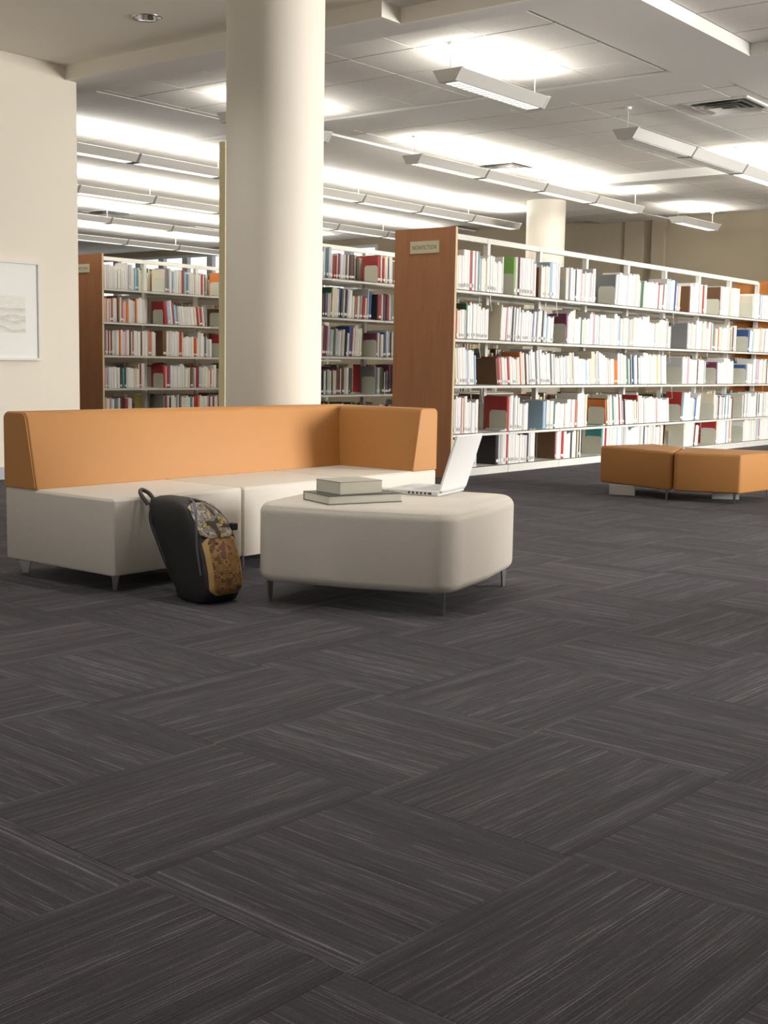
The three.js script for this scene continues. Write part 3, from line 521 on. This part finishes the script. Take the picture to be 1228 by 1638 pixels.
function lyingBook(label, corner, along, across, y, t, coverMat, pageMat, over) { // corner: near corner; along/across: vectors in (x,z)
  const la = Math.hypot(...along), lb = Math.hypot(...across), u = [along[0] / la, along[1] / la];
  const o = thing('book', label, 'book', [corner[0], y, corner[1]], -Math.atan2(u[1], u[0]));
  // local x runs along, local -z runs across
  mesh('cover', mergeGeometries([rbox(0, la, 0, 0.003, -lb, 0, 0.001, 1), rbox(0, la, t - 0.003, t, -lb, 0, 0.001, 1), rbox(0, la, 0, t, -lb, -lb + 0.003, 0.001, 1)]), coverMat, o);
  mesh('pages', box(over, la - over, 0.003, t - 0.003, -lb + 0.003, -over), pageMat, o);
}
lyingBook('large flat book with dark cover edges under the thick book on the ottoman', [3.738, -3.228], [0.318, 0.124], [0.083, -0.207], 0.4125, 0.036, S({ color: lin(0.07, 0.07, 0.06), roughness: 0.4 }), S({ color: lin(0.70, 0.68, 0.60), roughness: 0.85 }), 0.003);
lyingBook('small thick grey covered book stacked on the large flat book', [3.802, -3.222], [0.204, 0.054], [0.05, -0.165], 0.4487, 0.052, S({ color: lin(0.42, 0.40, 0.33), roughness: 0.5 }), S({ color: lin(0.74, 0.70, 0.58), roughness: 0.9 }), 0.002);
// ---------------------------------------------------------------- orange bench modules
{
  const seg = (label, pts, legs) => {
    const cx = pts.reduce((s, p) => s + p[0], 0) / pts.length, cz = pts.reduce((s, p) => s + p[1], 0) / pts.length;
    const o = thing('bench_ottoman', label, 'ottoman', [cx, 0, cz]);
    mesh('cushion', prismY(roundedPoly(pts.map(([x, z]) => [x - cx, z - cz]), 0.03, 5), 0.075, 0.362, 0.02, 5, 0.9), M.orange, o);
    for (const [x, z, t, wide] of legs) { if (wide) { const m = mesh('leg', rbox(-0.1, 0.1, -0.078, 0, -0.004, 0.004, 0.002), M.housing, o); m.position.set(x - cx, 0.078, z - cz); m.rotation.y = t; m.userData.label = 'white plate leg'; } else bladeLeg(o, x - cx, 0.078, z - cz, t, 0.0775); }
  };
  seg('orange wedge ottoman whose pointed end stands toward the nonfiction bookcase', [[8.778, -4.771], [8.534, -4.03], [9.16, -4.24], [9.36, -4.6]], [[8.66, -4.5, 1.85, 1], [8.6, -4.1, 0.667, 0], [9.2, -4.45, 0.3, 0]]);
  seg('orange wedge ottoman with a brightly lit flat end, joined to its twin', [[8.534, -4.022], [8.701, -3.575], [9.38, -3.50], [9.16, -4.232]], [[8.74, -3.63, 0.667, 0], [8.98, -3.8, 2.1, 1], [9.28, -3.6, 0.4, 0]]);
}
// ---------------------------------------------------------------- backpack leaning on the sofa
{
  const o = thing('backpack', 'black backpack with gold and brown patterned front leaning against the sofa', 'backpack', [3.525, 0, -3.72], -0.1);
  // side profile (z, y) of the bag at stations from floor to top: back z, front z, height, half width
  const st = [[-0.05, 0.085, 0.0, 0.078], [-0.075, 0.13, 0.01, 0.092], [-0.1, 0.158, 0.06, 0.098], [-0.145, 0.155, 0.13, 0.1], [-0.187, 0.135, 0.2, 0.1], [-0.228, 0.1, 0.27, 0.098], [-0.262, 0.058, 0.325, 0.094], [-0.288, 0.012, 0.368, 0.086], [-0.29, -0.04, 0.394, 0.07], [-0.26, -0.11, 0.406, 0.035]];
  const N = 40, pos = [], idx = [], ring = (s, k) => { const a = k / N * Math.PI * 2, c = Math.cos(a), n = Math.sin(a), e = 0.4; const z0 = (s[0] + s[1]) / 2, hz = (s[1] - s[0]) / 2; return [Math.sign(c) * Math.pow(Math.abs(c), e) * s[3], s[2], z0 + Math.sign(n) * Math.pow(Math.abs(n), e) * hz]; };
  const wr = noiseGrid(64, 8);
  st.forEach((s, i) => { for (let k = 0; k < N; k++) { const p = ring(s, k); const w = 1 + 0.035 * (wr(k * 0.35, i * 0.8) - 0.5); pos.push(p[0] * w, p[1], p[2] * w - (w - 1) * (s[0] + s[1]) / 2); } });
  for (let i = 0; i < st.length - 1; i++) for (let k = 0; k < N; k++) { const a = i * N + k, b = i * N + (k + 1) % N, c = a + N, d = b + N; idx.push(a, c, b, b, c, d); }
  const cb = pos.length / 3; pos.push(0, 0, 0.0); for (let k = 0; k < N; k++) idx.push(cb, k, (k + 1) % N);
  const ct = cb + 1, l = (st.length - 1) * N; pos.push(0, 0.408, -0.185); for (let k = 0; k < N; k++) idx.push(ct, l + (k + 1) % N, l + k);
  const g = new THREE.BufferGeometry(); g.setAttribute('position', new THREE.Float32BufferAttribute(pos, 3)); g.setIndex(idx); g.computeVertexNormals(); g.setAttribute('uv', new THREE.Float32BufferAttribute(new Array(pos.length / 3 * 2).fill(0), 2));
  mesh('body', g, S({ color: lin(0.011, 0.010, 0.011), roughness: 0.6 }), o);
  // front panel follows the front of the bag, a little proud of it
  const fz = (y) => { y = Math.max(0, Math.min(0.405, y)); for (let i = 0; i < st.length - 1; i++) if (y <= st[i + 1][2]) { const t = (y - st[i][2]) / (st[i + 1][2] - st[i][2]), q = [0, 1, 3].map((k) => st[i][k] + t * (st[i + 1][k] - st[i][k])); return { z0: (q[0] + q[1]) / 2, hz: (q[1] - q[0]) / 2, w: q[2] }; } };
  const onFront = (y, f, off) => { const q = fz(y), s = Math.pow(Math.max(0, 1 - Math.pow(Math.abs(f), 5)), 0.2); return [f * q.w * (1 + off), y + off * 0.6, q.z0 + q.hz * s + off]; };   // a point on the front of the bag, f from -1 to 1 across
  const panel = (y0, y1, wf, off, nu = 20, nv = 18) => { const P = [], I = [], U = []; for (let j = 0; j <= nv; j++) for (let i = 0; i <= nu; i++) { const v = j / nv, u = i / nu * 2 - 1; const k = wf * Math.pow(Math.min(1, Math.min(v, 1 - v) * 7 + 0.35), 0.5); P.push(...onFront(y0 + (y1 - y0) * v, u * k, off)); U.push(i / nu, v); }
    for (let j = 0; j < nv; j++) for (let i = 0; i < nu; i++) { const a = j * (nu + 1) + i, b = a + 1, c = a + nu + 1, d = c + 1; I.push(a, b, c, b, d, c); }
    const q = new THREE.BufferGeometry(); q.setAttribute('position', new THREE.Float32BufferAttribute(P, 3)); q.setAttribute('uv', new THREE.Float32BufferAttribute(U, 2)); q.setIndex(I); q.computeVertexNormals(); return q; };
  const n1 = noiseGrid(64, 51), n2 = noiseGrid(64, 52);
  const print = tex(192, 256, (i, j) => { const x = i / 192, y = j / 256; const a = n1(x * 6, y * 9), b = n2(x * 12 + 3, y * 16), ringy = Math.abs(Math.sin((a * 3 + b) * 6)); let c = [150, 112, 62]; if (a > 0.55) c = [176, 134, 80]; if (b > 0.68) c = [118, 80, 52]; if (ringy < 0.2) c = [46, 32, 24]; if (a > 0.7 && b < 0.4) c = [124, 82, 70]; if (x < 0.14 || x > 0.9) c = [190, 152, 96]; if (x < 0.04 || x > 0.97) c = [40, 30, 22]; return c; }, true); print.wrapS = print.wrapT = THREE.ClampToEdgeWrapping;
  const upper = tex(128, 96, (i, j) => { const a = n1(i * 0.05 + 20, j * 0.07), b = n2(i * 0.12, j * 0.15 + 20); let c = [168, 146, 78]; if (a > 0.56) c = [176, 164, 140]; if (b > 0.62) c = [120, 112, 128]; if (a < 0.3) c = [60, 50, 34]; if (Math.abs(b - 0.5) < 0.05) c = [38, 32, 30]; return c; }, true); upper.wrapS = upper.wrapT = THREE.ClampToEdgeWrapping;
  mesh('front_pocket', panel(0.035, 0.27, 0.93, 0.007), S({ map: print, roughness: 0.55, side: THREE.DoubleSide }), o);
  mesh('front_flap', panel(0.262, 0.392, 0.84, 0.009), S({ map: upper, roughness: 0.4, side: THREE.DoubleSide }), o);
  const black = S({ color: lin(0.02, 0.019, 0.02), roughness: 0.55 });
  { const pts = []; for (let k = 0; k <= 24; k++) { const a = Math.PI * k / 24; pts.push(onFront(0.12 + 0.282 * Math.pow(Math.sin(a), 0.6), -Math.cos(a) * 0.97, 0.006)); } mesh('zipper_piping', tube(pts, 0.006, 64, 6), S({ color: lin(0.09, 0.08, 0.1), roughness: 0.35 }), o); }
  mesh('carry_handle', tube([[-0.07, 0.37, -0.282], [-0.085, 0.415, -0.315], [-0.07, 0.428, -0.33], [-0.045, 0.415, -0.315], [-0.03, 0.375, -0.28]], 0.009, 24, 8), S({ color: lin(0.06, 0.05, 0.045), roughness: 0.35 }), o);
  mesh('buckle', rbox(0.085, 0.112, 0.285, 0.315, 0.06, 0.09, 0.006), black, o);
  mesh('shoulder_strap', tube([[-0.03, 0.375, -0.285], [-0.05, 0.32, -0.285], [-0.06, 0.2, -0.205], [-0.05, 0.06, -0.12]], 0.013, 24, 8), black, o);
}
renderer.render(scene, camera);
